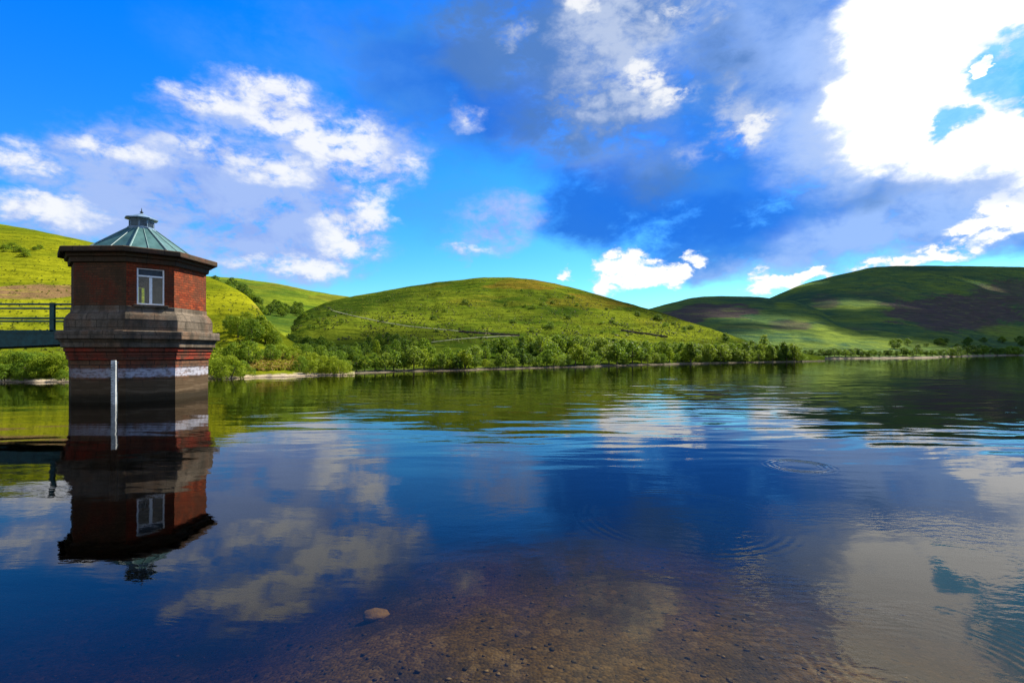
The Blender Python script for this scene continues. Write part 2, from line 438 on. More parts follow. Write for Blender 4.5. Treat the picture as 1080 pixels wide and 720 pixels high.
hill('middle_hill',
     [(200, 396.5), (300, 395.5), (370, 393.8), (440, 391.8), (520, 389.6), (580, 387.8), (650, 385.6), (720, 383.6), (790, 382.2), (846, 381.2), (870, 380.6)],
     [(200, 385), (240, 372), (270, 362), (285, 356), (300, 345), (320, 329), (345, 318.5), (368, 313), (415, 305), (459, 297.5), (480, 295.5), (510, 292.5), (535, 292.5), (557, 294), (585, 299), (611, 305), (658, 318.6), (689, 327), (735, 342), (782, 358), (813, 367), (840, 374), (870, 379.5)],
     [(200, 90), (285, 125), (320, 150), (368, 180), (459, 205), (520, 215), (611, 200), (689, 180), (750, 160), (813, 138), (846, 124), (870, 122)],
     mat='turf_mid', seed=14, rough=1.6, ncol=640, nrow=130, dpow=1.1,
     patch=[(560, 300, 60, 7, .75), (625, 318, 60, 12, .65), (520, 318, 70, 9, .5), (600, 340, 80, 8, .4), (450, 300, 30, 4, .6), (700, 340, 40, 8, .5)],
     bright_patch=[(735, 350, 70, 14, .9), (690, 358, 100, 8, .7), (660, 333, 70, 8, .6), (520, 330, 60, 6, .5), (430, 330, 50, 12, .25), (545, 345, 60, 5, .5), (600, 300, 30, 4, .4)])
hill('low_far_hill',
     [(560, 378.6), (700, 378.4), (848, 378.2), (930, 378.0), (990, 377.4)],
     [(560, 352), (620, 340), (687, 325), (728, 314), (745, 312.5), (761, 312), (790, 312.5), (810, 314), (839, 317.5), (862, 326), (885, 340), (915, 352), (950, 364), (990, 374)],
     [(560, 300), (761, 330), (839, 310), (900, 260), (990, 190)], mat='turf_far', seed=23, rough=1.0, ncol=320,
     patch=[(755, 328, 55, 9, 1), (720, 335, 40, 10, .9), (835, 343, 30, 8, .7), (780, 345, 40, 8, .5)], bright_patch=[(828, 322, 14, 5, .9), (880, 352, 26, 14, .8), (850, 336, 18, 5, .6), (770, 313.5, 50, 2, .4)])  # bright patches: sunlit shoulder and valley, put into the turf colour
hill('high_far_hill',
     [(700, 378.2), (848, 378.2), (924, 377.6), (990, 376.4), (1050, 374.9), (1120, 374.3), (1300, 374.2), (1700, 374.2), (2200, 375)],
     [(700, 350), (760, 332), (800, 319), (815, 313), (847, 299.5), (875, 292), (902, 286), (917, 282), (940, 280.6), (976, 280), (1030, 280.5), (1080, 281.5), (1200, 290), (1300, 296), (1500, 300), (1700, 305), (2200, 318)],
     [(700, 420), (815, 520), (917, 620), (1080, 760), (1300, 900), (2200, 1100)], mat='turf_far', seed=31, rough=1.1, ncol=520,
     patch=[(1010, 330, 90, 24, 1), (1070, 310, 60, 20, .8), (930, 310, 50, 12, .5), (870, 318, 20, 12, .6), (905, 346, 30, 6, .6)],
     bright_patch=[(905, 330, 26, 16, .45), (890, 356, 30, 10, .7), (960, 362, 60, 6, .7), (1060, 348, 30, 6, .7), (1000, 288, 70, 3, .45)])  # bright patches include sunlit streaks painted into the turf

# ground under the water: one sheet to the horizon, a shelving gravel beach where the photographer stands
def lake_bed():
    ys = np.concatenate([[-600, -60, -20, -8, -4], np.linspace(-2, 14, 70), np.linspace(15, 60, 30), [80, 120, 300, 800, 2500, 6000]])
    xs = np.concatenate([[-6000, -1500, -400, -100, -60, -40], np.linspace(-30, 30, 90), [40, 60, 100, 400, 1500, 6000]])
    X, Y = np.meshgrid(xs, ys)
    Z = np.interp(Y, [-600, -60, -8, 0, 2, 4, 7, 12, 25, 60, 6000], [6, 2.5, .9, .12, -.10, -.27, -.75, -2.0, -4, -5.5, -5.5])
    Z = Z + (fbm(X*.6, Y*.6, 4, 4)-.5)*.10
    Z = Z - sstep(1.0, 3.0, Y)*(.55*sstep(-.6, -3.2, X) + .35*sstep(1.9, 4.2, X))     # the shoal lies in front of the camera, deeper on both sides
    V = np.stack([X, Y, Z], -1).reshape(-1, 3); n = len(xs)
    i = np.arange(len(ys)-1)[:, None]*n + np.arange(n-1)[None]
    o = mesh_obj('lake_bed', V, np.stack([i, i+1, i+1+n, i+n], -1).reshape(-1, 4), M['lake_bed'], smooth=True)
    tag(o, kind='structure')
    return BVHTree.FromPolygons([tuple(v) for v in V], [tuple(q) for q in np.stack([i, i+1, i+1+n, i+n], -1).reshape(-1, 4).tolist()])
HILLS['lake_bed'] = lake_bed()
wb_ = MB().box((0, 2750, -5), (12000, 6500, 10))
tag(mesh_obj('water', wb_.v, wb_.f, M['water']), kind='structure')

def stones():
    V, Fc = [], []
    base = [(1,0,0),(0,1,0),(-1,0,0),(0,-1,0),(0,0,1),(0,0,-1),(.7,.7,.4),(-.7,.7,.3),(-.7,-.7,.4),(.7,-.7,.3)]
    tri = [(4,6,1),(4,0,6),(4,1,7),(4,7,2),(4,2,8),(4,8,3),(4,3,9),(4,9,0),(6,0,5),(1,6,5),(7,1,5),(2,7,5),(8,2,5),(3,8,5),(9,3,5),(0,9,5)]
    for k in range(5200):
        y = 1.6 + 7*RS.rand()**1.4
        x = (RS.rand()*2-1)*(y*1.15+1)
        z = drop(x, y, ['lake_bed']).z
        s = .006 + .020*RS.rand()**3
        a = RS.rand()*6.28; sx, sy, sz = s*(.7+.6*RS.rand()), s*(.7+.6*RS.rand()), s*(.4+.3*RS.rand())
        n = len(V)
        for p in base:
            q = np.array(p)*(sx, sy, sz)*(.85+.3*RS.rand())
            V.append((x+q[0]*math.cos(a)-q[1]*math.sin(a), y+q[0]*math.sin(a)+q[1]*math.cos(a), z+q[2]+sz*.1))
        Fc += [tuple(n+i for i in t) for t in tri]
    m, nt = new_mat('pebble_mix')
    g = nt.n('ShaderNodeNewGeometry').outputs['Random Per Island']
    finish(nt, nt.mix(nt.math('POWER', g, 3), (.012, .008, .004), (.22, .16, .09)), .8)
    tag(mesh_obj('pebbles', V, Fc, m, smooth=True), 'brown and pale pebbles scattered over the shallow gravel bed', 'pebbles', kind='stuff')
stones()

# flat pale rock under the shallows
import bmesh
def rock():
    bm = bmesh.new(); bmesh.ops.create_icosphere(bm, subdivisions=4, radius=1)
    for v in bm.verts:
        p = np.array(v.co[:])
        k = 1 + .22*(float(fbm(np.array([p[0]*1.6+4]), np.array([p[1]*1.6+p[2]]), 2, 4)[0])-.5)*2
        v.co = Vector((p[0]*.125*k, p[1]*.10*k, p[2]*.05*k))
    me = bpy.data.meshes.new('rock'); bm.to_mesh(me); bm.free(); me.materials.append(M['pale_rock'])
    me.polygons.foreach_set('use_smooth', [True]*len(me.polygons))
    o = link(bpy.data.objects.new('rock', me))
    y = 5.0; x = -1.33
    o.location = (x, y, drop(x, y, ['lake_bed']).z+.03); o.rotation_euler = (0, .1, .4)
    tag(o, 'flat pale brown rock lying under the shallow water in the foreground', 'rock')
    b = bmesh.new()
rock()

# ------------------------------------------------------------------ valve tower
TX, TY = -16.42, 22.7
TH, DL = -0.4787, 0.11765
ANG = [TH + (k//2)*PI/2 + (k % 2)*(PI/4 + DL) for k in range(8)]
def rim(R, z): return [Vector((R*math.sin(a), -R*math.cos(a), z)) for a in ANG]
def yz(y, d): return CAMZ + (HZ-y)/F*d

tower = empty('valve_tower', (TX, TY, 0))
tag(tower, 'octagonal red brick and stone valve tower with green roof standing in the reservoir', 'tower')

def prism(name, prof, mat, parent, bevel=0, cap_top=True, cap_bot=False):
    """octagonal courses: prof is a list of (radius, height) from the bottom up"""
    mb = MB()
    L0 = 0
    for k in range(8):
        j = (k+1) % 8
        side = (rim(prof[0][0], 0)[k]-rim(prof[0][0], 0)[j]).length
        vv = 0
        for (r0, z0), (r1, z1) in zip(prof, prof[1:]):
            a, b, c, d = rim(r0, z0)[k], rim(r0, z0)[j], rim(r1, z1)[j], rim(r1, z1)[k]
            dv = math.hypot(z1-z0, r1-r0)
            v0 = z0 if abs(z1-z0) > .02 else z0 + 0
            mb.poly([a, b, c, d], [(L0, v0), (L0+side, v0), (L0+side, v0+dv), (L0, v0+dv)])
        L0 += side
    if cap_top: mb.poly(rim(*prof[-1]))
    if cap_bot: mb.poly(rim(*prof[0])[::-1])
    return mb.build(name, M[mat], parent, bevel)

ZL0, ZL1 = yz(357, 20.0), yz(348, 20.0)
ZB0, ZB1 = yz(322, 20.45), yz(275.5, 20.3)      # brickwork bottom and top
ZE = CAMZ + 4.14                                 # eave top
prism('shaft', [(2.55, -5), (2.55, yz(388.2, 20.4)), (2.57, yz(388.1, 20.4)), (2.57, yz(380, 20.4))], 'shaft_stone', tower)
prism('corbel', [(2.57, yz(380, 20.4)+.002), (2.64, yz(379.4, 20.4)), (2.64, yz(375, 20.4)), (2.68, yz(374.3, 20.4)), (2.68, yz(371, 20.3)), (2.74, yz(370.5, 20.3)), (2.74, yz(366.6, 20.3))], 'red_stone', tower, .015)
prism('ledge', [(2.74, yz(366.5, 20.3)), (2.84, yz(366.0, 20.2)), (2.84, yz(360.5, 20.2)), (2.93, yz(357.4, 20.1)), (3.02, ZL0), (3.02, ZL1-.03), (2.98, ZL1)], 'grey_stone', tower, .02)
prism('plinth', [(2.73, ZL1-.02), (2.73, yz(336, 20.3)), (2.66, yz(331, 20.35)), (2.50, yz(326.5, 20.4)), (2.50, ZB0)], 'grey_stone', tower, .015)

# brick walls face by face, with a window opening through the short face towards us and the one opposite
RI = 2.12
WZ0, WZ1, WW = yz(321.5, 20.98), yz(283.5, 20.98), .94
def face_frame(k):
    a, b = rim(2.47, 0)[k], rim(2.47, 0)[(k+1) % 8]
    t = (b-a).normalized(); n = Vector((t.y, -t.x, 0))
    if n.dot((a+b)/2) < 0: n = -n
    return a, b, t, n
def wall(name, ks, mat, windowed):
    mb, mi = MB(), MB()
    for k in ks:
        o0, o1 = rim(2.47, 0)[k], rim(2.47, 0)[(k+1) % 8]
        i0, i1 = rim(RI, 0)[k], rim(RI, 0)[(k+1) % 8]
        L = (o1-o0).length; t = (o1-o0)/L
        n = face_frame(k)[3]
        dep = (o0-i0).dot(n)
        def O(u, z): return Vector((o0.x+t.x*u, o0.y+t.y*u, z))
        def I(u, z):
            p = o0+t*u-n*dep
            return Vector((p.x, p.y, z))
        off = k*2.0
        def q(pts): mb.poly([O(*p) for p in pts], [(off+p[0], p[1]) for p in pts])
        def qi(pts): mi.poly([I(*p) for p in pts][::-1], [(off+p[0], p[1]) for p in pts][::-1])
        iu0, iu1 = (i0-o0).dot(t), (i1-o0).dot(t)
        if k in windowed:
            a, b = (L/2-WW/2, L/2+WW/2) if k == 1 else (L/2-WW/2, L/2-.02)
            for fn, l, r in ((q, 0, L), (qi, iu0, iu1)):
                fn([(l, ZB0), (r, ZB0), (r, WZ0), (l, WZ0)]); fn([(l, WZ1), (r, WZ1), (r, ZB1), (l, ZB1)])
                fn([(l, WZ0), (a, WZ0), (a, WZ1), (l, WZ1)]); fn([(b, WZ0), (r, WZ0), (r, WZ1), (b, WZ1)])
            for (p, s) in (((a, WZ0), (b, WZ0)), ((b, WZ0), (b, WZ1)), ((b, WZ1), (a, WZ1)), ((a, WZ1), (a, WZ0))):
                pts = [O(*p), O(*s), I(*s), I(*p)]
                mb.poly(pts, [(0, p[1]), (.3, s[1]), (.3, s[1]+.2), (0, p[1]+.2)])
        else:
            q([(0, ZB0), (L, ZB0), (L, ZB1), (0, ZB1)]); qi([(iu0, ZB0), (iu1, ZB0), (iu1, ZB1), (iu0, ZB1)])
    o = mb.build(name, M[mat], tower)
    mi.build('inner_wall', M['inside_plaster'], o)
    return o
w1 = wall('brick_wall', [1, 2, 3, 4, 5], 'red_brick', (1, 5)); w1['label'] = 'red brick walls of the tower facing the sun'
w2 = wall('brick_wall', [6, 7, 0], 'brown_brick', ()); w2['label'] = 'browner brick walls of the tower, weathering and shade put in their colour'
fl = MB(); fl.poly(rim(RI+.2, ZB0+.02)); fl.build('floor', M['inside_plaster'], tower)

def window(k):
    a, b, t, n = face_frame(k)
    WW = .94 if k == 1 else .45
    mid = (a+b)/2 - n*.07 + t*(0 if k == 1 else -.245)
    up = Vector((0, 0, 1)); ax = (t, n, up)
    def at(u, z, dn=0): return mid + t*u + n*dn + up*z
    fr = MB(); w = .055
    h = WZ1-WZ0; zc = (WZ0+WZ1)/2; zt = yz(291.5, 20.98)
    fr.box(at(-WW/2+w/2+.003, zc), (w, .09, h-.006), ax); fr.box(at(WW/2-w/2-.003, zc), (w, .09, h-.006), ax)
    fr.box(at(0, WZ0+w/2+.003), (WW-2*w-.008, .088, w), ax)
    fr.box(at(0, WZ1-.02), (WW-2*w-.008, .088, .03), ax)
    fr.box(at(0, zt), (WW-2*w-.008, .088, .065), ax)
    fr.box(at(0, (WZ0+zt)/2), (.10, .086, zt-WZ0-w-.04), ax)
    f = fr.build('window', M['white_paint'], tower, .006)
    lo, hi = WZ0+w, zt-.03
    for u0, u1 in ((-WW/2+w, -.05), (.05, WW/2-w)):
        MB().box(at((u0+u1)/2, (lo+hi)/2, -.012), (u1-u0-.002, .008, hi-lo-.002), ax).build('pane', M['window_glass'], f)
    MB().box(at(0, (zt+.033+WZ1-.036)/2, -.012), (WW-2*w-.01, .02, WZ1-zt-.07), ax).build('top_panel', M['dark_metal'], f)
    MB().box(mid + n*.085 + up*(WZ0-.055), (WW+.24, .17, .10), ax).build('sill', M['grey_stone'], f, .012)
window(1); window(5)

prism('cornice', [(2.47, ZB1), (2.58, ZB1+.01), (2.60, ZB1+.20), (2.70, ZB1+.22), (2.74, ZB1+.46), (2.88, ZE-.24), (2.93, ZE-.22), (2.93, ZE-.03), (2.88, ZE)], 'cornice_stone', tower, .012, True, True)
ZR = yz(242.5, TY)
roof = prism('roof', [(2.02, ZE-.01), (2.00, ZE+.07), (.52, ZR)], 'verdigris', tower)
mb = MB()
for k in range(8):
    p, q = rim(2.01, ZE+.085)[k], rim(.52, ZR+.015)[k]
    mb.tube(p, q, .035, .025, 6)
    p2, q2 = (rim(2.01, ZE+.08)[k]+rim(2.01, ZE+.08)[(k+1) % 8])/2, (rim(.52, ZR+.01)[k]+rim(.52, ZR+.01)[(k+1) % 8])/2
    mb.tube(p2, q2, .022, .016, 6)
mb.build('roof_rib', M['rib_metal'], roof)
lan = prism('lantern', [(.55, ZR-.05), (.55, ZR+.06), (.46, ZR+.08), (.46, yz(232.4, TY))], 'lead_grey', tower, .006)
lv = MB()
for k in range(8):
    a, b = rim(.468, 0)[k], rim(.468, 0)[(k+1) % 8]
    t = (b-a).normalized(); n = Vector((t.y, -t.x, 0)); n = n if n.dot(a+b) > 0 else -n
    for s in range(5):
        z = ZR+.13+s*.05
        lv.box((a+b)/2+n*.004+Vector((0, 0, z)), ((b-a).length*.8, .02, .016), (t, n, Vector((0, 0, 1))))
lv.build('louvre', M['dark_metal'], lan)
prism('lantern_roof', [(.46, yz(232.4, TY)), (.62, yz(232.2, TY)), (.63, yz(231, TY)), (.34, yz(228.3, TY)), (.10, yz(226, TY)), (.06, yz(225.4, TY))], 'lead_grey', lan, .006)
fi = MB().tube((0, 0, yz(225.6, TY)), (0, 0, yz(223, TY)), .05, .03).tube((0, 0, yz(224.4, TY)), (0, 0, yz(223.6, TY)), .07, .07).tube((0, 0, yz(223, TY)), (0, 0, yz(219.5, TY)), .025, .008)
fi.build('finial', M['dark_metal'], lan)

# ------------------------------------------------------------------ water gauge
gy = 19.75; gx = (120-540)/F*gy
g = empty('water_gauge', (gx, gy, 0))
tag(g, 'pale upright water level gauge post in front of the tower', 'water gauge')
ztop = yz(380, gy)
MB().box((0, 0, (ztop-4.2)/2), (.175, .07, ztop+4.2)).build('gauge_board', M['gauge_white'], g, .008)
MB().box((.02, .075, (ztop-4.3)/2), (.09, .075, ztop+4.1)).build('post', M['dark_metal'], g)
tk = MB()
z = -.6
i = 0
while z < ztop-.08:
    tk.box((-.06 if i % 5 else -.035, -.0375, z), (.06 if i % 5 else .11, .005, .022)); z += .1; i += 1
tk.build('scale_marking', M['gauge_mark'], g)
for zb_ in (.9, 1.6): MB().box((0, .165, zb_), (.05, .12, .05)).build('bracket', M['dark_metal'], g)

# ------------------------------------------------------------------ footbridge
br = empty('footbridge', (TX-2.45, TY, 0))
tag(br, 'dark green steel footbridge with tube railings leading to the tower', 'footbridge')
ZD = yz(349.5, 21.6); LB = 24.0; HW = 1.08
MB().box((-LB/2, 0, ZD+.03), (LB, 2*HW+.10, .06)).build('deck', M['bridge_paint'], br)
for s in (-1, 1):
    m = MB()
    N = 24
    def zb(u):                                     # the girder deepens away from the tower
        return ZD-.50-.36*min(1, u/9)**.8
    for i in range(N):
        u0, u1 = LB*i/N, LB*(i+1)/N
        y0, y1 = s*HW-.05, s*HW+.05
        P = lambda u, y, z: (-u+.35, y, z)
        m.poly([P(u1, y0, zb(u1)), P(u0, y0, zb(u0)), P(u0, y0, ZD-.01), P(u1, y0, ZD-.01)])
        m.poly([P(u0, y1, zb(u0)), P(u1, y1, zb(u1)), P(u1, y1, ZD-.01), P(u0, y1, ZD-.01)])
        m.poly([P(u0, y0, zb(u0)), P(u1, y0, zb(u1)), P(u1, y1, zb(u1)), P(u0, y1, zb(u0))])
    m.poly([P(0, y0, zb(0)), P(0, y1, zb(0)), P(0, y1, ZD-.01), P(0, y0, ZD-.01)])
    m.box((-LB/2+.3, s*(HW+.055), ZD-.045), (LB, .05, .06))
    m.build('girder', M['bridge_paint'], br)
    ZT = yz(320.5, 21.6)
    for i in range(6):
        x = -.53-i*4.6
        MB().box((x, s*HW, (ZD+ZT)/2+.03), (.19 if i == 0 else .10, .10, ZT-ZD+.05)).build('railing_post', M['bridge_paint'], br, .006)
    for y_ in (320.8, 335.6):
        zz = yz(y_, 21.6)
        MB().tube((.62, s*HW, zz), (-LB, s*HW, zz), .042, n=10).build('rail', M['bridge_paint'], br)
# stone landing that carries the far end of the bridge
p = drop(TX-2.45-LB, TY, ['near_hillside', 'lake_bed'])
ab = empty('bridge_abutment', (TX-2.45-LB, TY, 0))
tag(ab, 'stone abutment carrying the shore end of the green footbridge', 'abutment')
MB().box((-1.2, 0, ZD/2-1.9), (2.4, 3.2, ZD+3.0)).build('abutment_block', M['grey_stone'], ab, .03)

# ------------------------------------------------------------------ trees
def leaf_cloud(clumps, n_per, size, flat=.25, seed=0):
    rs = np.random.RandomState(seed)
    V = []; 
    for (cx, cy, cz, r) in clumps:
        n = int(n_per*(r/.16)**1.6)
        d = rs.normal(size=(n, 3)); d /= np.linalg.norm(d, axis=1)[:, None]
        rad = r*(.55+.5*rs.rand(n)**.6)
        p = np.stack([cx+d[:, 0]*rad, cy+d[:, 1]*rad, cz+d[:, 2]*rad*.8], 1)
        nrm = d + rs.normal(size=(n, 3))*.55; nrm[:, 2] += .35
        nrm /= np.linalg.norm(nrm, axis=1)[:, None]
        u = np.cross(nrm, rs.normal(size=(n, 3))); u /= np.linalg.norm(u, axis=1)[:, None]
        w = np.cross(nrm, u)
        s = size*(.6+.8*rs.rand(n))[:, None]
        V.append(np.stack([p-u*s*.5, p+w*s*.32, p+u*s*.5, p-w*s*.32], 1).reshape(-1, 3))
    V = np.concatenate(V)
    V[:, 2] = np.maximum(V[:, 2], .01)
    return V, np.arange(len(V)).reshape(-1, 4)

def quick_mesh(name, V, Q, mat):
    me = bpy.data.meshes.new(name)
    me.vertices.add(len(V)); me.vertices.foreach_set('co', V.ravel())
    me.loops.add(Q.size); me.loops.foreach_set('vertex_index', Q.ravel().astype(np.int32))
    me.polygons.add(len(Q)); me.polygons.foreach_set('loop_start', (np.arange(len(Q))*Q.shape[1]).astype(np.int32))
    me.materials.append(mat); me.update(); me.validate()
    return me

def proto(kind, mat, seed, H=1.0, n_per=58, size=.075):
    """unit-height tree: trunk with limbs and a crown of leaf clumps"""
    rs = np.random.RandomState(seed)
    cl = []
    if kind == 'round':
        W, lo, hi, nc = .40, .26, .93, 26
    elif kind == 'tall':
        W, lo, hi, nc = .23, .22, .96, 22
    else:                                          # shrub
        W, lo, hi, nc = .62, .10, .84, 24
    lean = rs.normal()*.05
    for i in range(nc):
        t = (i+.5)/nc
        z = lo + (hi-lo)*t
        prof = math.sin(PI*min(1, (.18+.82*t)))**.55 if kind != 'tall' else math.sin(PI*(.12+.86*t))**.7
        if kind == 'shrub': prof = max(.12, 1-t**2)**.5
        a = i*2.4+rs.rand()*1.2
        rr = W*prof*(.35+.62*rs.rand())
        r = (.10+.10*rs.rand())*(1.25 if kind == 'shrub' else (.85 if kind == 'tall' else 1.0))
        cl.append((math.cos(a)*rr+lean*z, math.sin(a)*rr, z, r*(1.05-.35*t)))
    V, Q = leaf_cloud(cl, n_per, size, seed=seed+100)
    crown = quick_mesh('crown', V, Q, M[mat])
    mb = MB()
    if kind == 'shrub':
        for i in range(4):
            a = i*1.6+rs.rand()
            mb.tube((.03*math.cos(a), .03*math.sin(a), -.12), (.3*math.cos(a), .3*math.sin(a), .45), .022, .008, 6)
    else:
        top = Vector((lean*.7, 0, .72))
        mb.tube((0, 0, -.15), (lean*.3, 0, .34), .032, .022, 7); mb.tube((lean*.3, 0, .33), top, .022, .006, 6)
        for c in cl[3:18:3]:
            z = max(.2, c[2]-.22)
            mb.tube((lean*.3, 0, z), (c[0], c[1], c[2]), .012, .004, 5)
    tme = bpy.data.meshes.new('trunk')
    tme.from_pydata([tuple(v) for v in mb.v], [], mb.f); tme.materials.append(M['bark'])
    return crown, tme

PROTO = {}
for mat in ('leaf_pale', 'leaf_mid', 'leaf_dark', 'leaf_bright'):
    for kind, k in (('round', 2), ('tall', 1), ('shrub', 2)):
        PROTO[mat, kind] = [proto(kind, mat, 40+17*i+len(PROTO)*5) for i in range(k)]
ZOOM = {}
for mat in ('leaf_mid', 'leaf_bright'):           # finer leaves for the bushes close by
    PROTO[mat, 'near'] = [proto('shrub', mat, 300+i*7, n_per=150, size=.045) for i in range(3)]
    PROTO[mat, 'near_tree'] = [proto('round', mat, 330+i*7, n_per=130, size=.048) for i in range(2)]

SRC = {}
def plant(name, cat, mat, kind, loc, h, wide, label, group):
    alt = RS.randint(len(PROTO[mat, kind]))
    key = (name, mat, kind, alt)
    if key not in SRC:
        root = empty(name, (0, 0, 0))
        cr, tr = PROTO[mat, kind][alt]
        c = link(bpy.data.objects.new('crown' if name != 'bush' else 'foliage', cr), root)
        t = link(bpy.data.objects.new('trunk' if name != 'bush' else 'stem', tr), root)
        SRC[key] = (root, c, t); r = root
    else:
        s = SRC[key]
        r = s[0].copy(); link(r)
        for ch in s[1:]:
            k = ch.copy(); C.objects.link(k); k.parent = r
    r.location = loc; r.rotation_euler = (0, 0, RS.rand()*6.28)
    r.scale = (h*wide, h*wide, h)
    tag(r, label, cat, group)
    return r

def ordinal(n):
    s = 'th' if 10 <= n % 100 <= 20 else {1: 'st', 2: 'nd', 3: 'rd'}.get(n % 10, 'th')
    return f'{n}{s}'
TINT = {'leaf_pale': 'pale green', 'leaf_mid': 'mid green', 'leaf_dark': 'dark green', 'leaf_bright': 'bright yellow-green'}
FORM = {'round': 'rounded', 'tall': 'slender', 'shrub': 'low bushy', 'near': 'leafy', 'near_tree': 'spreading'}

def row(specs, name, cat, hills, place, group, sink=.1):
    """specs: (px, py of the base, height in px, wide, leaf, form); the label counts from the tower end"""
    specs = sorted(specs)
    for i, (px, py, hp, wide, mat, kind) in enumerate(specs):
        p = ground_at(px, py, hills)
        if p is None or p.z < -.2: 
            continue
        h = hp/F*p.y
        lab = f'{TINT[mat]} {FORM[kind]} {cat}, {place.replace("#", ordinal(i+1))}'
        plant(name, cat, mat, kind, (p.x, p.y, p.z-sink*h*.3), h, wide, lab, group)

def choose(w):
    ks = list(w); p = np.array([w[k] for k in ks], float)
    return ks[RS.choice(len(ks), p=p/p.sum())]

shore = lambda x: np.interp(x, [200, 300, 370, 440, 520, 580, 650, 720, 790, 846], [396.5, 395.5, 393.8, 391.8, 389.6, 387.8, 385.6, 383.6, 382.2, 381.2])
btop = lambda x: np.interp(x, [366, 385, 405, 425, 448, 460, 482, 495, 520, 560, 600, 640, 680, 720, 760, 790, 846], [366, 356, 350, 353, 357, 371, 373, 366, 357, 354, 353, 356, 359, 361, 363, 362, 366])
# waterline row
S = []
x = 369.0
while x < 846:
    far = (x-370)/476
    w = (12.5-2.5*far)*(.8+.45*RS.rand())
    hp = w*(1.0+1.0*RS.rand())
    mat = choose({'leaf_pale': .25+.5*far, 'leaf_mid': .45, 'leaf_dark': .4-.3*far, 'leaf_bright': .1+.15*far})
    kind = choose({'round': .5, 'shrub': .3, 'tall': .2})
    if kind == 'shrub': hp *= .72
    S.append((x, shore(x)-1.2-RS.rand()*1.2, hp, 1.0+.2*RS.rand(), mat, kind)); x += w*.74
row(S, 'shore_tree', 'tree', ['middle_hill'], '# from the tower in the waterline row', 'trees along the waterline of the middle hill')
# the wood behind it, in two loose rows
for q, (lo, hi, plc, grp, step) in enumerate(((.25, .50, '# from the tower in the wood behind', 'trees in the middle row of the shore wood', 10.5), (.55, .82, '# from the tower along the wood top', 'trees along the top edge of the shore wood', 10.0))):
    S = []; x = 372.0+q*4
    while x < 838:
        top, sh = btop(x), shore(x)
        room = sh-top
        far = (x-370)/476
        hp = (20-5*far)*(.62+.72*RS.rand())
        base = min(sh-2.5, max(top+hp*.95, sh-room*(lo+(hi-lo)*RS.rand())))
        if not (452 < x < 486 and q == 1):
            mat = choose({'leaf_pale': .15+.3*far, 'leaf_mid': .5, 'leaf_dark': .35-.1*far, 'leaf_bright': .08+.1*far})
            S.append((x, base, hp, .95+.25*RS.rand(), mat, choose({'round': .65, 'tall': .2, 'shrub': .15})))
        x += step*(1-.3*far)*(.75+.5*RS.rand())
    row(S, 'wood_tree', 'tree', ['middle_hill'], plc, grp)
# lone trees on the sunny spur
for px, py, hp, mat, kind, lab in ((765, 361, 11, 'leaf_dark', 'round', 'lone dark round tree on the bright grass spur above the shore wood'),
                                   (806, 372, 20, 'leaf_pale', 'tall', 'tallest pale slender tree near the tip of the middle shore'),
                                   (836, 377, 16, 'leaf_dark', 'round', 'dark round tree at the very tip of the middle shore'),
                                   (792, 371, 13, 'leaf_dark', 'round', 'dark round tree beside the tallest pale tree of the shore tip')):
    p = ground_at(px, py, ['middle_hill']); h = hp/F*p.y
    plant('lone_tree', 'tree', mat, kind, (p.x, p.y, p.z-.1), h, 1.1, lab, None)
# scrub on the middle hillside
S = []
for i in range(54):
    px = 400+RS.rand()*330; t = RS.rand()
    top = np.interp(px, [400, 460, 520, 611, 689, 740], [318, 306, 302, 314, 334, 350])
    py = top+(352-top)*t
    S.append((px, py, 2.8+4.0*RS.rand()**2, 1.4, choose({'leaf_mid': .6, 'leaf_dark': .4}), 'shrub'))
row(S, 'hillside_bush', 'bush', ['middle_hill'], '# from the tower on the middle hill', 'bushes dotted over the middle hillside')

# ravine between the hills
S = []
for i in range(30):
    t = i/29
    px = np.interp(t, [0, .35, .7, 1], [229, 258, 276, 300])+RS.normal()*5*(1+t)
    py = np.interp(t, [0, .35, .7, 1], [299, 309, 322, 330])+RS.normal()*2.5+3
    S.append((px, py, 8+4*RS.rand(), 1.15, choose({'leaf_dark': .6, 'leaf_mid': .4}), choose({'round': .7, 'shrub': .3})))
for i in range(16):
    S.append((290+RS.rand()*30, 324+RS.rand()*12, 6+4*RS.rand(), 1.2, choose({'leaf_mid': .6, 'leaf_dark': .4}), 'round'))
row(S, 'ravine_tree', 'tree', ['back_hillside'], '# from the tower in the ravine', 'trees lining the ravine behind the near hill')
S = []
for i in range(34):
    px = 288+RS.rand()*90; 
    top = np.interp(px, [288, 310, 340, 378], [358, 354, 358, 362])
    S.append((px, top+10+RS.rand()*14, 11+6*RS.rand(), 1.15, choose({'leaf_dark': .55, 'leaf_mid': .45}), choose({'round': .75, 'shrub': .25})))
for i in range(9):
    S.append((318+RS.rand()*50, 333+RS.rand()*17, 4.5+3*RS.rand(), 1.15, choose({'leaf_mid': .8, 'leaf_dark': .2}), 'round'))
row(S, 'valley_tree', 'tree', ['middle_hill'], '# from the tower in the shaded valley', 'trees in the shaded valley mouth')

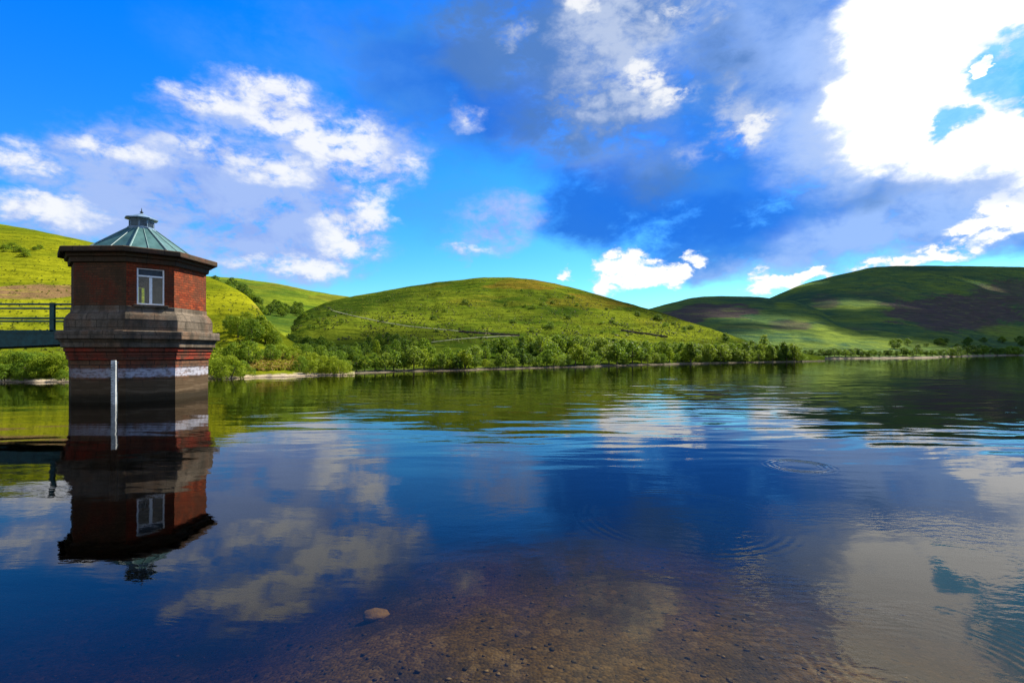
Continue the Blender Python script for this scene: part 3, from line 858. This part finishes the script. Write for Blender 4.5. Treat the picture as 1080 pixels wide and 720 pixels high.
# near bank between the tower and the point
NEAR = [(226, 397.5, 22, 'leaf_bright', 'near', 'bright leafy bush at the waterline against the tower'),
        (241, 397.8, 26, 'leaf_bright', 'near', 'largest bright bush at the waterline beside the tower'),
        (254, 397, 19, 'leaf_mid', 'near', 'green bush at the waterline where the pale beach begins'),
        (246, 385, 25, 'leaf_mid', 'near_tree', 'dark green spreading tree above the waterline bushes by the tower'),
        (262, 385, 27, 'leaf_mid', 'near_tree', 'broad green tree standing over the orange bracken'),
        (285, 381, 19, 'leaf_mid', 'near_tree', 'small dark tree between the broad tree and the bracken bank'),
        (296, 379, 18, 'leaf_bright', 'near', 'bright bush on top of the bracken bank'),
        (243, 350, 18, 'leaf_mid', 'near_tree', 'green tree on the slope edge nearest the tower'),
        (251, 356, 24, 'leaf_bright', 'near_tree', 'second bright green tree of the slope clump beside the grass wedge'),
        (260, 350, 22, 'leaf_bright', 'near_tree', 'light green tree at the head of the slope clump'),
        (266, 361, 26, 'leaf_mid', 'near_tree', 'tall green tree in the middle of the slope clump'),
        (274, 354, 22, 'leaf_mid', 'round', 'green tree behind the middle of the slope clump'),
        (280, 362, 25, 'leaf_bright', 'near_tree', 'round bright green tree at the valley side of the slope clump'),
        (289, 366, 18, 'leaf_mid', 'near_tree', 'lowest green tree of the slope clump by the valley'),
        (318, 391, 17, 'leaf_mid', 'near', 'green bush behind the pale beach beside the bracken'),
        (327, 388, 19, 'leaf_bright', 'near', 'bright bush behind the row of beach bushes'),
        (331, 393.5, 16, 'leaf_bright', 'near', 'bright bush at the back of the beach, second past the bracken'),
        (341, 393, 20, 'leaf_bright', 'near', 'tall bright bush in the middle of the beach bushes'),
        (352, 393.5, 20, 'leaf_bright', 'near', 'yellow-green bush next to last before the point'),
        (361, 394, 16, 'leaf_bright', 'near', 'yellow-green bush on the very tip of the beach point'),
        (338, 386, 22, 'leaf_mid', 'near_tree', 'green tree above the bright beach bushes'),
        (356, 390, 22, 'leaf_mid', 'near_tree', 'green tree leaning over the beach point'),
        (309, 380, 17, 'leaf_bright', 'near', 'bright bush at the upper edge of the orange bracken'),
        (322, 379, 17, 'leaf_mid', 'near_tree', 'green tree behind the orange bracken bank')]
for px, py, hp, mat, kind, lab in NEAR:
    p = ground_at(px, py, ['near_hillside', 'middle_hill', 'back_hillside'])
    h = hp/F*p.y*1.08
    isb = kind == 'near'
    plant('bush' if isb else 'bank_tree', 'bush' if isb else 'tree', mat, kind, (p.x, p.y, p.z-.08*h), h, 1.05 if isb else 1.12, lab, 'bushes on the near bank' if isb else 'trees on the near bank')
# bushes under the footbridge
S = []
for i in range(10):
    S.append((2+i*7.3+RS.normal()*2, 394.5+RS.normal()*1.5, 23+RS.rand()*6, 1.05, choose({'leaf_mid': .75, 'leaf_bright': .25}), 'near'))
row(S, 'bush', 'bush', ['near_hillside'], '# towards the tower behind the footbridge', 'back row of bushes under the footbridge')
S = []
for px, hp in ((5, 20), (22, 13), (66, 13)):
    S.append((px, 401.2, hp, 1.05, 'leaf_mid', 'near'))
row(S, 'bush', 'bush', ['near_hillside'], '# towards the tower at the bridge waterline', 'front row of bushes under the footbridge')
S = []
for i in range(9):
    S.append((4+RS.rand()*42, 258+RS.rand()*14, 4+2.5*RS.rand(), 1.5, choose({'leaf_mid': .7, 'leaf_bright': .3}), 'shrub'))
row(S, 'gorse_bush', 'bush', ['near_hillside'], '# towards the tower on the sunny hilltop', 'gorse bushes high on the sunny hillside')

# far shore
S = []; x = 850.0
while x < 1076:
    far = CAMZ*F/(np.interp(x, [848, 924, 990, 1050, 1120], [378.2, 377.6, 376.4, 374.9, 374.3])-HZ)
    S.append((x, np.interp(x, [848, 924, 990, 1050, 1120], [378.2, 377.6, 376.4, 374.9, 374.3])-.7-RS.rand()*1.4, 6+4.5*RS.rand(), 1.25, choose({'leaf_dark': .75, 'leaf_mid': .25}), choose({'round': .8, 'shrub': .2})))
    x += 5.2*(.7+.7*RS.rand())
row(S, 'far_tree', 'tree', ['low_far_hill', 'high_far_hill'], '# past the point along the far shore', 'trees along the far shore')
S = []
for i in range(26):
    px = 930+RS.rand()*150
    S.append((px, 370-RS.rand()*7-(px-930)*.02, 4.5+3.5*RS.rand(), 1.35, choose({'leaf_dark': .8, 'leaf_mid': .2}), 'round'))
row(S, 'far_tree', 'tree', ['low_far_hill', 'high_far_hill'], '# past the point above the far shore', 'trees in the upper belt over the far shore')

# ------------------------------------------------------------------ rough vegetation nobody could count
def tussocks(name, label, cat, hills, samples, size, mat, blades=7):
    V = []
    for (px, py) in samples:
        p = ground_at(px, py, hills)
        if p is None or p.z < .45: continue
        s = size*(.6+.8*RS.rand())
        n = blades
        d = RS.normal(size=(n, 3)); d[:, 2] = np.abs(d[:, 2])*.9+.15; d /= np.linalg.norm(d, axis=1)[:, None]
        c = np.array(p[:]) + d*s*.5*RS.rand(n)[:, None]**.5
        u = np.cross(d, RS.normal(size=(n, 3))); u /= np.linalg.norm(u, axis=1)[:, None]
        w = np.cross(d, u); q = (s*(.35+.3*RS.rand(n)))[:, None]
        V.append(np.stack([c-u*q, c+w*q*.6, c+u*q, c-w*q*.6], 1).reshape(-1, 3))
    V = np.concatenate(V)
    me = quick_mesh(name, V, np.arange(len(V)).reshape(-1, 4), M[mat])
    tag(link(bpy.data.objects.new(name, me)), label, cat, kind='stuff')
def area(n, x0, x1, top, bot):
    out = []
    while len(out) < n:
        px = x0+RS.rand()*(x1-x0); a, b = top(px), bot(px)
        if b > a: out.append((px, a+(b-a)*RS.rand()))
    return out
I = lambda xs, ys: (lambda x: float(np.interp(x, xs, ys)))
msky = I([285, 300, 320, 345, 368, 459, 510, 557, 611, 689, 735, 782, 813], [357, 346, 331, 320, 315, 300, 294, 296, 307, 328, 343, 359, 368])
tussocks('rough_grass', 'rough tufted grass covering the middle hill', 'grass', ['middle_hill'], area(5000, 380, 813, msky, I([380, 480, 600, 813], [356, 362, 362, 374])), .26, 'tussock_leaf', 5)
tussocks('heather', 'dark heather clumps scattered over the middle hill', 'heather', ['middle_hill'], [q for q in area(2600, 300, 740, msky, I([300, 480, 740], [358, 360, 352])) if vnoise(np.array([q[0]*.055]), np.array([q[1]*.16]), 5)[0] > .55], .36, 'heather_leaf', 5)
tussocks('hill_grass', 'tufted yellow-green grass on the sunny near hillside', 'grass', ['near_hillside'], area(1500, -30, 285, I([-30, 105, 216, 262, 281], [234, 259, 293, 314, 340]), I([-30, 200, 240, 285], [372, 372, 372, 345])), .22, 'tussock_leaf', 5)
tussocks('bracken', 'orange-brown bracken covering the bank behind the pale beach', 'bracken', ['near_hillside'], area(2600, 256, 318, I([256, 285, 318], [381, 374, 374]), I([256, 285, 318], [394, 392.5, 391])), .30, 'bracken_leaf', 6)
tussocks('bank_grass', 'bright grass along the bank between the bushes and the beach', 'grass', ['near_hillside'], area(3500, 218, 368, I([218, 270, 300, 340, 368], [366, 372, 366, 380, 392]), I([218, 368], [396, 393])), .26, 'leaf_bright', 6)

# ------------------------------------------------------------------ tracks and walls on the middle hill
def track(name, pts, wpx, mat, hills=('middle_hill',), lift=.06):
    L = []
    for (xa, ya), (xb, yb) in zip(pts, pts[1:]):
        n = max(2, int(abs(xb-xa)/3))
        L += [(xa+(xb-xa)*i/n, ya+(yb-ya)*i/n) for i in range(n)]
    L.append(pts[-1])
    V, Fc = [], []
    for x_, y_ in L:
        a, b = ground_at(x_, y_-wpx/2, hills), ground_at(x_, y_+wpx/2, hills)
        if a is None or b is None: continue
        V += [(b.x, b.y, b.z+lift), (a.x, a.y, a.z+lift)]
    for i in range(len(V)//2-1): Fc.append((2*i, 2*i+2, 2*i+3, 2*i+1))
    return tag(mesh_obj(name, V, Fc, M[mat], smooth=True), kind='structure')
plain('track_earth', (.10, .11, .04), .95, .35, .6)
track('path', [(338, 321), (352, 328), (372, 333), (400, 339), (430, 344), (460, 347), (487, 349.5)], .8, 'track_earth')
track('path', [(455, 361), (480, 358), (505, 356), (530, 354.6), (548, 354.2)], .9, 'track_earth')
def drystone(pts, label):
    mb = MB(); L = []
    for (xa, ya), (xb, yb) in zip(pts, pts[1:]):
        n = max(2, int(abs(xb-xa)/2))
        L += [(xa+(xb-xa)*i/n, ya+(yb-ya)*i/n) for i in range(n)]
    P = [ground_at(x_, y_, ['middle_hill']) for x_, y_ in L]
    P = [p for p in P if p is not None]
    for a, b in zip(P, P[1:]):
        t = (b-a); ln = t.length
        if ln > 12: continue
        t.normalize(); n = Vector((-t.y, t.x, 0)).normalized()
        mb.box((a+b)/2+Vector((0, 0, .1)), (ln*1.02, .40, .36+.10*RS.rand()), (t, n, Vector((0, 0, 1))))
    o = mb.build('drystone_wall', M['grey_stone'])
    tag(o, label, 'wall', 'drystone walls on the middle hill')
drystone([(484, 350.2), (505, 351.6), (530, 353), (550, 354.4)], 'dark low stone strip standing in for the shadow line continuing the pale track')  # strip drawn for the dark shadow line along the track bank
drystone([(655, 348.8), (680, 352.2), (706, 356)], 'dark drystone wall above the wood on the sunny spur')

# ------------------------------------------------------------------ light, sky
SUN_AZ, SUN_EL = math.radians(46), math.radians(44)
sun = bpy.data.lights.new('sun', 'SUN'); sun.energy = 4.6; sun.angle = math.radians(.5); sun.color = (1.0, .93, .80)
so = link(bpy.data.objects.new('sun', sun))
sd = Vector((math.sin(SUN_AZ)*math.cos(SUN_EL), math.cos(SUN_AZ)*math.cos(SUN_EL), math.sin(SUN_EL)))
so.rotation_euler = sd.to_track_quat('Z', 'Y').to_euler(); so.location = sd*200

def shade_cloud(name, label, foot, seed):
    """an unseen cumulus added so that its shade falls on the ground around the given points (x, y, radius)"""
    rs = np.random.RandomState(seed); L = 2300
    bm = bmesh.new()
    for (x, y, r) in foot:
        for k in range(7):
            a, q = rs.rand()*6.28, r*(rs.rand()**.5)*.75
            rr = r*(.30+.25*rs.rand())
            c = Vector((x+math.cos(a)*q, y+math.sin(a)*q, 20)) + sd*L
            before = len(bm.verts)
            bmesh.ops.create_icosphere(bm, subdivisions=3, radius=1)
            bm.verts.ensure_lookup_table()
            vs = bm.verts[before:]
            P = np.array([v.co[:] for v in vs])
            kk = 1+.5*(fbm(P[:, 0]*2.2+k*3.1, P[:, 1]*2.2+P[:, 2]*1.7+x, seed, 3)-.5)
            for v, p_, g_ in zip(vs, P, kk):
                v.co = c + Vector((p_[0]*rr*g_, p_[1]*rr*g_, max(-.12, p_[2])*rr*g_*.7))
    me = bpy.data.meshes.new(name); bm.to_mesh(me); bm.free()
    me.polygons.foreach_set('use_smooth', [True]*len(me.polygons)); me.materials.append(M['shade_cloud'])
    tag(link(bpy.data.objects.new(name, me)), label, 'shade_cloud', kind='stuff')
m_, nt_ = new_mat('shade_cloud')
nt_.n('ShaderNodeOutputMaterial', {'Surface': nt_.n('ShaderNodeMixShader', {0: .12, 1: nt_.n('ShaderNodeBsdfDiffuse', {'Color': (.92, .92, .93)}).outputs[0], 2: nt_.n('ShaderNodeBsdfTranslucent', {'Color': (.9, .9, .92)}).outputs[0]}).outputs[0]})
M['shade_cloud'] = m_
shade_cloud('shade_cloud', 'broad cumulus added out of view to keep the far hills in shade',
      [(48, 240, 50), (112, 270, 48), (100, 330, 85), (205, 270, 62), (150, 232, 34), (190, 250, 40), (250, 255, 50), (66, 192, 26), (92, 200, 26), (52, 205, 26), (300, 300, 100), (250, 420, 110), (420, 420, 140), (330, 560, 160), (560, 520, 170), (520, 700, 190), (760, 640, 180), (720, 800, 150), (380, 250, 60), (520, 360, 90)], 5)  # unseen mesh, placed towards the sun to darken the far hills

shade_cloud('shade_cloud', 'small cumulus added out of view to shade the valley mouth beside the middle hill', [(-19, 84, 9), (-12, 100, 11), (-16, 70, 7), (-2, 92, 8)], 9)  # second added mesh, out of view, there to darken the valley

def sky_world():
    w = bpy.data.worlds.new('World'); bpy.context.scene.world = w; w.use_nodes = True
    nt = NT(w.node_tree)
    K = 1/(SKY*2**EXPO)                            # a cloud colour as seen -> its radiance
    D = nt.vmath('NORMALIZE', nt.n('ShaderNodeTexCoord').outputs['Generated'])
    s = nt.n('ShaderNodeSeparateXYZ', {0: D})
    az = nt.math('ARCTAN2', s.outputs[0], s.outputs[1])
    el = nt.math('ARCSINE', s.outputs[2])
    sk = nt.n('ShaderNodeTexSky', sky_type='NISHITA', sun_disc=False, sun_elevation=SUN_EL, sun_rotation=SUN_AZ, altitude=200, air_density=1.0, dust_density=.3, ozone_density=3.0)
    hs = nt.n('ShaderNodeHueSaturation', {'Hue': .5, 'Saturation': 1.45, 'Value': 1.0, 'Color': sk.outputs[0]})
    up = nt.ramp(el, .03, .55)
    base = nt.mix(1.0, hs.outputs[0], nt.mix(up, (.42, .72, .72), (.55, .80, 1.25)), 'MULTIPLY')
    p = nt.n('ShaderNodeCombineXYZ', {0: az, 1: el, 2: 0.0}).outputs[0]
    Ds = nt.vmath('MULTIPLY', D, (1, 1, 1.7))
    wc = nt.noise(Ds, 5.5, 5, .58, col=True)
    wob = nt.vmath('SUBTRACT', wc, (.5, .5, .5))
    q1 = nt.vmath('MULTIPLY_ADD', wob, (.16, .10, 0), p)
    wob2 = nt.vmath('SUBTRACT', nt.noise(Ds, 21, 5, .6, col=True), (.5, .5, .5))
    q2 = nt.vmath('MULTIPLY_ADD', wob2, (.075, .05, 0), nt.vmath('MULTIPLY_ADD', wob, (.08, .055, 0), p))
    n_big = nt.noise(Ds, 3.2, 6, .58)
    n_mid = nt.noise(Ds, 9, 7, .6, .3)
    n_fine = nt.noise(Ds, 34, 7, .62, .3)
    def blobs(q, L, grow=None):
        grow = grow or (1.22 if q is q2 else 1.0)
        acc = None
        for e in L:
            cx, cy, rx, ry = e[:4]; wgt = e[4] if len(e) > 4 else 1.0
            a = math.atan((cx-540)/F); c = math.cos(a)
            e_ = math.atan((HZ-cy)/F*c)
            ra, re = grow*rx/F*c*c, grow*ry/F*c*math.cos(e_)**2
            v = nt.vmath('MULTIPLY_ADD', q, (1/ra, 1/re, 0), (-a/ra, -e_/re, 0))
            d2 = nt.vmath('DOT_PRODUCT', v, v, out=1)
            m = nt.math('MULTIPLY_ADD', d2, -wgt, wgt)
            acc = nt.math('MAXIMUM', m, 0.0) if acc is None else nt.math('MAXIMUM', acc, m)
        return acc
    def K3(r, g, b, k=1.0): return tuple(x*K*k for x in lin(r, g, b))
    col = base
    nm, nf, nb = (nt.math('SUBTRACT', q, .5) for q in (n_mid, n_fine, n_big))
    def field(m, kb=0.0, km=2.0, kf=1.0):          # cloud thickness: the mask broken up by turbulence, nothing where there is no cloud
        t = nt.math('MULTIPLY_ADD', nm, km, nt.math('MULTIPLY_ADD', nf, kf, nt.math('MULTIPLY_ADD', nb, kb, 1.0)))
        return nt.math('MULTIPLY', m, t)
    # --- the great slate-blue bank
    m = blobs(q1, [(690, 60, 250, 200), (560, 90, 200, 115, .9), (740, 190, 200, 90), (800, 60, 170, 190), (650, 225, 110, 52, .8), (440, 50, 150, 70, .6), (660, 0, 330, 90), (880, 225, 240, 80), (1010, 225, 190, 62, 1), (1130, 215, 110, 70, 1), (460, 110, 130, 60, .8), (760, 255, 150, 45, .9)])
    a = nt.ramp(field(m, 1.0, 1.8, .9), .0, .72)
    body = nt.mix(nt.ramp(n_big, .34, .62), K3(36, 124, 242), K3(62, 138, 230))
    grey = blobs(q1, [(520, 40, 100, 60, .8), (610, 90, 130, 110), (700, 30, 180, 90), (660, 150, 90, 70, .7), (820, 60, 110, 110)])
    body = nt.mix(nt.ramp(field(grey, .5, 2.0, .8), .10, .95, 0, .85), body, K3(125, 162, 222))
    lav = blobs(q1, [(880, 110, 120, 150), (950, 240, 220, 62), (800, 285, 140, 26, .8), (760, 50, 110, 90, .7), (1100, 215, 110, 50)])
    body = nt.mix(nt.ramp(field(lav, 0, 1.6, .8), .12, .95, 0, .9), body, K3(163, 196, 252))
    dk = blobs(q1, [(640, 215, 110, 50), (730, 235, 120, 42), (530, 115, 130, 46, .9), (450, 80, 110, 50, .9), (590, 100, 60, 70, .5), (470, 60, 90, 50, .6)])
    body = nt.mix(nt.ramp(field(dk, .5, 2.4, 1.0), .12, .9, 0, .75), body, K3(26, 108, 222))
    body = nt.mix(nt.ramp(nm, -.02, -.2, 0, .35), body, K3(50, 116, 214))
    sl = blobs(q1, [(560, 55, 130, 60), (620, 120, 110, 60), (520, 20, 110, 50), (700, 190, 60, 40, .6), (750, 60, 60, 80, .8), (640, 10, 160, 50), (920, 205, 90, 24, .6)])
    body = nt.mix(nt.ramp(field(sl, .5, 2.8, 1.4), .08, .95, 0, .85), body, K3(82, 126, 188))
    col = nt.mix(nt.math('MULTIPLY', a, .95), col, body)
    # --- thin veil left of the bank
    m = blobs(q1, [(330, 70, 190, 70, .6), (470, 215, 120, 60, .5), (300, 20, 110, 60, .4), (440, 130, 90, 60, .6)])
    col = nt.mix(nt.ramp(field(m, 1, 2.4, 1.0), .1, .8, 0, .4), col, K3(90, 160, 250))
    # --- lavender altocumulus over the tower
    m = blobs(q2, [(220, 190, 150, 58), (300, 245, 120, 56), (165, 175, 100, 40, .9), (340, 175, 75, 50, .9), (372, 235, 44, 52, .9), (285, 112, 80, 34, .9), (225, 112, 70, 24, .9), (395, 165, 62, 42, .8), (40, 175, 46, 26, .7), (60, 232, 74, 30, 1), (150, 215, 80, 46, .9), (300, 280, 100, 16, .8), (490, 125, 26, 20, .7), (528, 235, 48, 34, .6), (495, 262, 30, 12, .6), (432, 170, 26, 30, .45), (100, 165, 60, 24, .7)])
    a = nt.ramp(field(m, .4, 2.4, 2.2), .06, .85, 0, .96)
    lit = blobs(q2, [(285, 98, 44, 24), (300, 124, 56, 20), (372, 155, 40, 40), (345, 152, 34, 22), (398, 215, 30, 46), (372, 250, 44, 30), (290, 180, 60, 20, .8), (225, 105, 60, 16, .9), (310, 280, 80, 12, .9), (130, 162, 60, 16, .8), (50, 225, 60, 22), (30, 168, 40, 18, .8), (432, 178, 24, 20, .7), (495, 120, 18, 12), (497, 262, 26, 9, .9), (230, 160, 80, 14, .7)])
    cc = nt.mix(nt.ramp(field(lit, 0, 3.0, 2.6), .06, 1.15), K3(168, 194, 248), K3(250, 252, 255))
    cc = nt.mix(nt.ramp(n_mid, .54, .36, 0, .6), cc, K3(132, 166, 240))
    col = nt.mix(a, col, cc)
    # --- small cumulus near the skyline
    m = blobs(q2, [(652, 282, 28, 24), (668, 290, 50, 13), (702, 290, 24, 10), (640, 294, 18, 14, .9), (730, 273, 16, 8, .8), (812, 287, 16, 9, .8), (815, 300, 38, 10), (850, 292, 48, 7), (595, 290, 9, 7, .6), (940, 276, 56, 8), (1000, 264, 50, 11), (1068, 222, 46, 27), (1032, 247, 42, 17), (1120, 195, 60, 40)])
    thick = field(m, 0, 3.0, 3.4)
    col = nt.mix(nt.ramp(thick, .14, .72), col, nt.mix(nt.ramp(thick, .15, .8), K3(205, 226, 255), K3(255, 255, 255, 1.15)))
    # --- lit towers inside the bank
    m = blobs(q2, [(672, 80, 46, 50), (695, 104, 36, 30), (640, 30, 60, 56, .8), (705, 12, 60, 40, .8), (782, 132, 42, 34, .8), (765, 108, 30, 36, .6), (755, 10, 30, 18, .7), (548, 38, 20, 16, .7), (640, 100, 70, 56, .6), (735, 160, 24, 20, .5)])
    col = nt.mix(nt.ramp(field(m, 0, 3.2, 2.4), .15, 1.1, 0, .8), col, K3(200, 214, 240))
    m = blobs(q2, [(676, 78, 22, 24), (700, 100, 18, 14, .9), (792, 136, 18, 14, .8), (708, 10, 26, 16, .7), (615, 12, 20, 14, .6)])
    col = nt.mix(nt.ramp(field(m, 0, 3.2, 3.2), .2, 1.0, 0, .9), col, K3(250, 252, 255))
    # --- the burning white edge of the bank, with blue gaps
    m = blobs(q2, [(945, 100, 84, 74), (1000, 30, 115, 66), (935, 30, 60, 80), (960, 140, 90, 38), (1060, 150, 120, 36), (1130, 5, 130, 44), (1000, 100, 66, 66), (1180, 150, 140, 60), (905, 98, 46, 36)])
    mh = blobs(q1, [(940, 95, 150, 120), (1000, 30, 200, 120), (1070, 155, 190, 70), (900, 120, 90, 100)])
    col = nt.mix(nt.ramp(field(mh, 0, 1.2, .6), .0, .9, 0, .75), col, K3(188, 210, 250))
    halo = nt.ramp(field(m, 0, 1.0, .4), .0, .6, 0, .7)
    col = nt.mix(halo, col, K3(190, 212, 250))
    gap = blobs(q2, [(1060, 84, 42, 30), (1086, 58, 44, 32), (1098, 93, 44, 28), (1044, 70, 26, 28), (1138, 68, 60, 42), (1000, 130, 15, 20, .9), (1018, 127, 20, 11, .7), (1068, 42, 22, 14, .7)])
    bit = blobs(q2, [(1038, 72, 12, 9), (1048, 64, 9, 7), (1080, 103, 22, 5, .7)])
    gg = nt.ramp(field(gap, 0, 2.0, 2.2), .04, .80, 0, .92)
    bb = nt.ramp(field(bit, 0, 2.4, 3.6), .25, .6)
    wa = nt.ramp(field(m, 0, 1.8, 1.2), .02, .78)
    blue = nt.mix(nt.ramp(n_fine, .4, .7), K3(88, 200, 252), K3(118, 214, 255))
    white = nt.mix(nt.ramp(field(m, 0, 1.2, 1.0), .1, .7), K3(214, 228, 255), K3(255, 254, 250, 1.35))
    wg = nt.math('MULTIPLY', wa, nt.math('SUBTRACT', 1.0, nt.math('MULTIPLY', gg, nt.math('SUBTRACT', 1.0, bb))))
    col = nt.mix(gg, col, blue)
    col = nt.mix(wg, col, white)
    # --- unseen broken cloud added overhead and behind the camera to neutralise blue fill
    ov = nt.math('MAXIMUM', nt.ramp(s.outputs[1], .0, -.45), nt.ramp(el, .75, 1.15))
    col = nt.mix(nt.math('MULTIPLY', ov, nt.ramp(n_big, .34, .56, .15, .95)), col, nt.mix(nt.ramp(n_mid, .35, .65), K3(172, 182, 204), K3(232, 234, 240)))
    bg = nt.n('ShaderNodeBackground', {'Color': col, 'Strength': SKY})
    nt.n('ShaderNodeOutputWorld', {'Surface': bg.outputs[0]})
    w.cycles.sampling_method = 'MANUAL'; w.cycles.sample_map_resolution = 512
sky_world()

# ------------------------------------------------------------------ camera and output
cam = bpy.data.cameras.new('camera'); cam.sensor_width = 36; cam.lens = 18; cam.shift_y = 10/1080
cam.clip_end = 12000; cam.clip_start = .05
co = link(bpy.data.objects.new('camera', cam)); co.location = EYE; co.rotation_euler = (PI/2, 0, 0)
scn = bpy.context.scene
scn.camera = co
scn.view_settings.view_transform = 'Standard'; scn.view_settings.look = 'None'
scn.view_settings.exposure = EXPO; scn.view_settings.gamma = 1; scn.view_settings.use_curve_mapping = False
scn.render.engine = 'CYCLES'
cy = scn.cycles
cy.use_denoising = True
cy.max_bounces = 8; cy.diffuse_bounces = 2; cy.glossy_bounces = 4; cy.transparent_max_bounces = 12; cy.transmission_bounces = 4; cy.volume_bounces = 0
cy.caustics_reflective = False; cy.caustics_refractive = False
cy.sample_clamp_indirect = 6
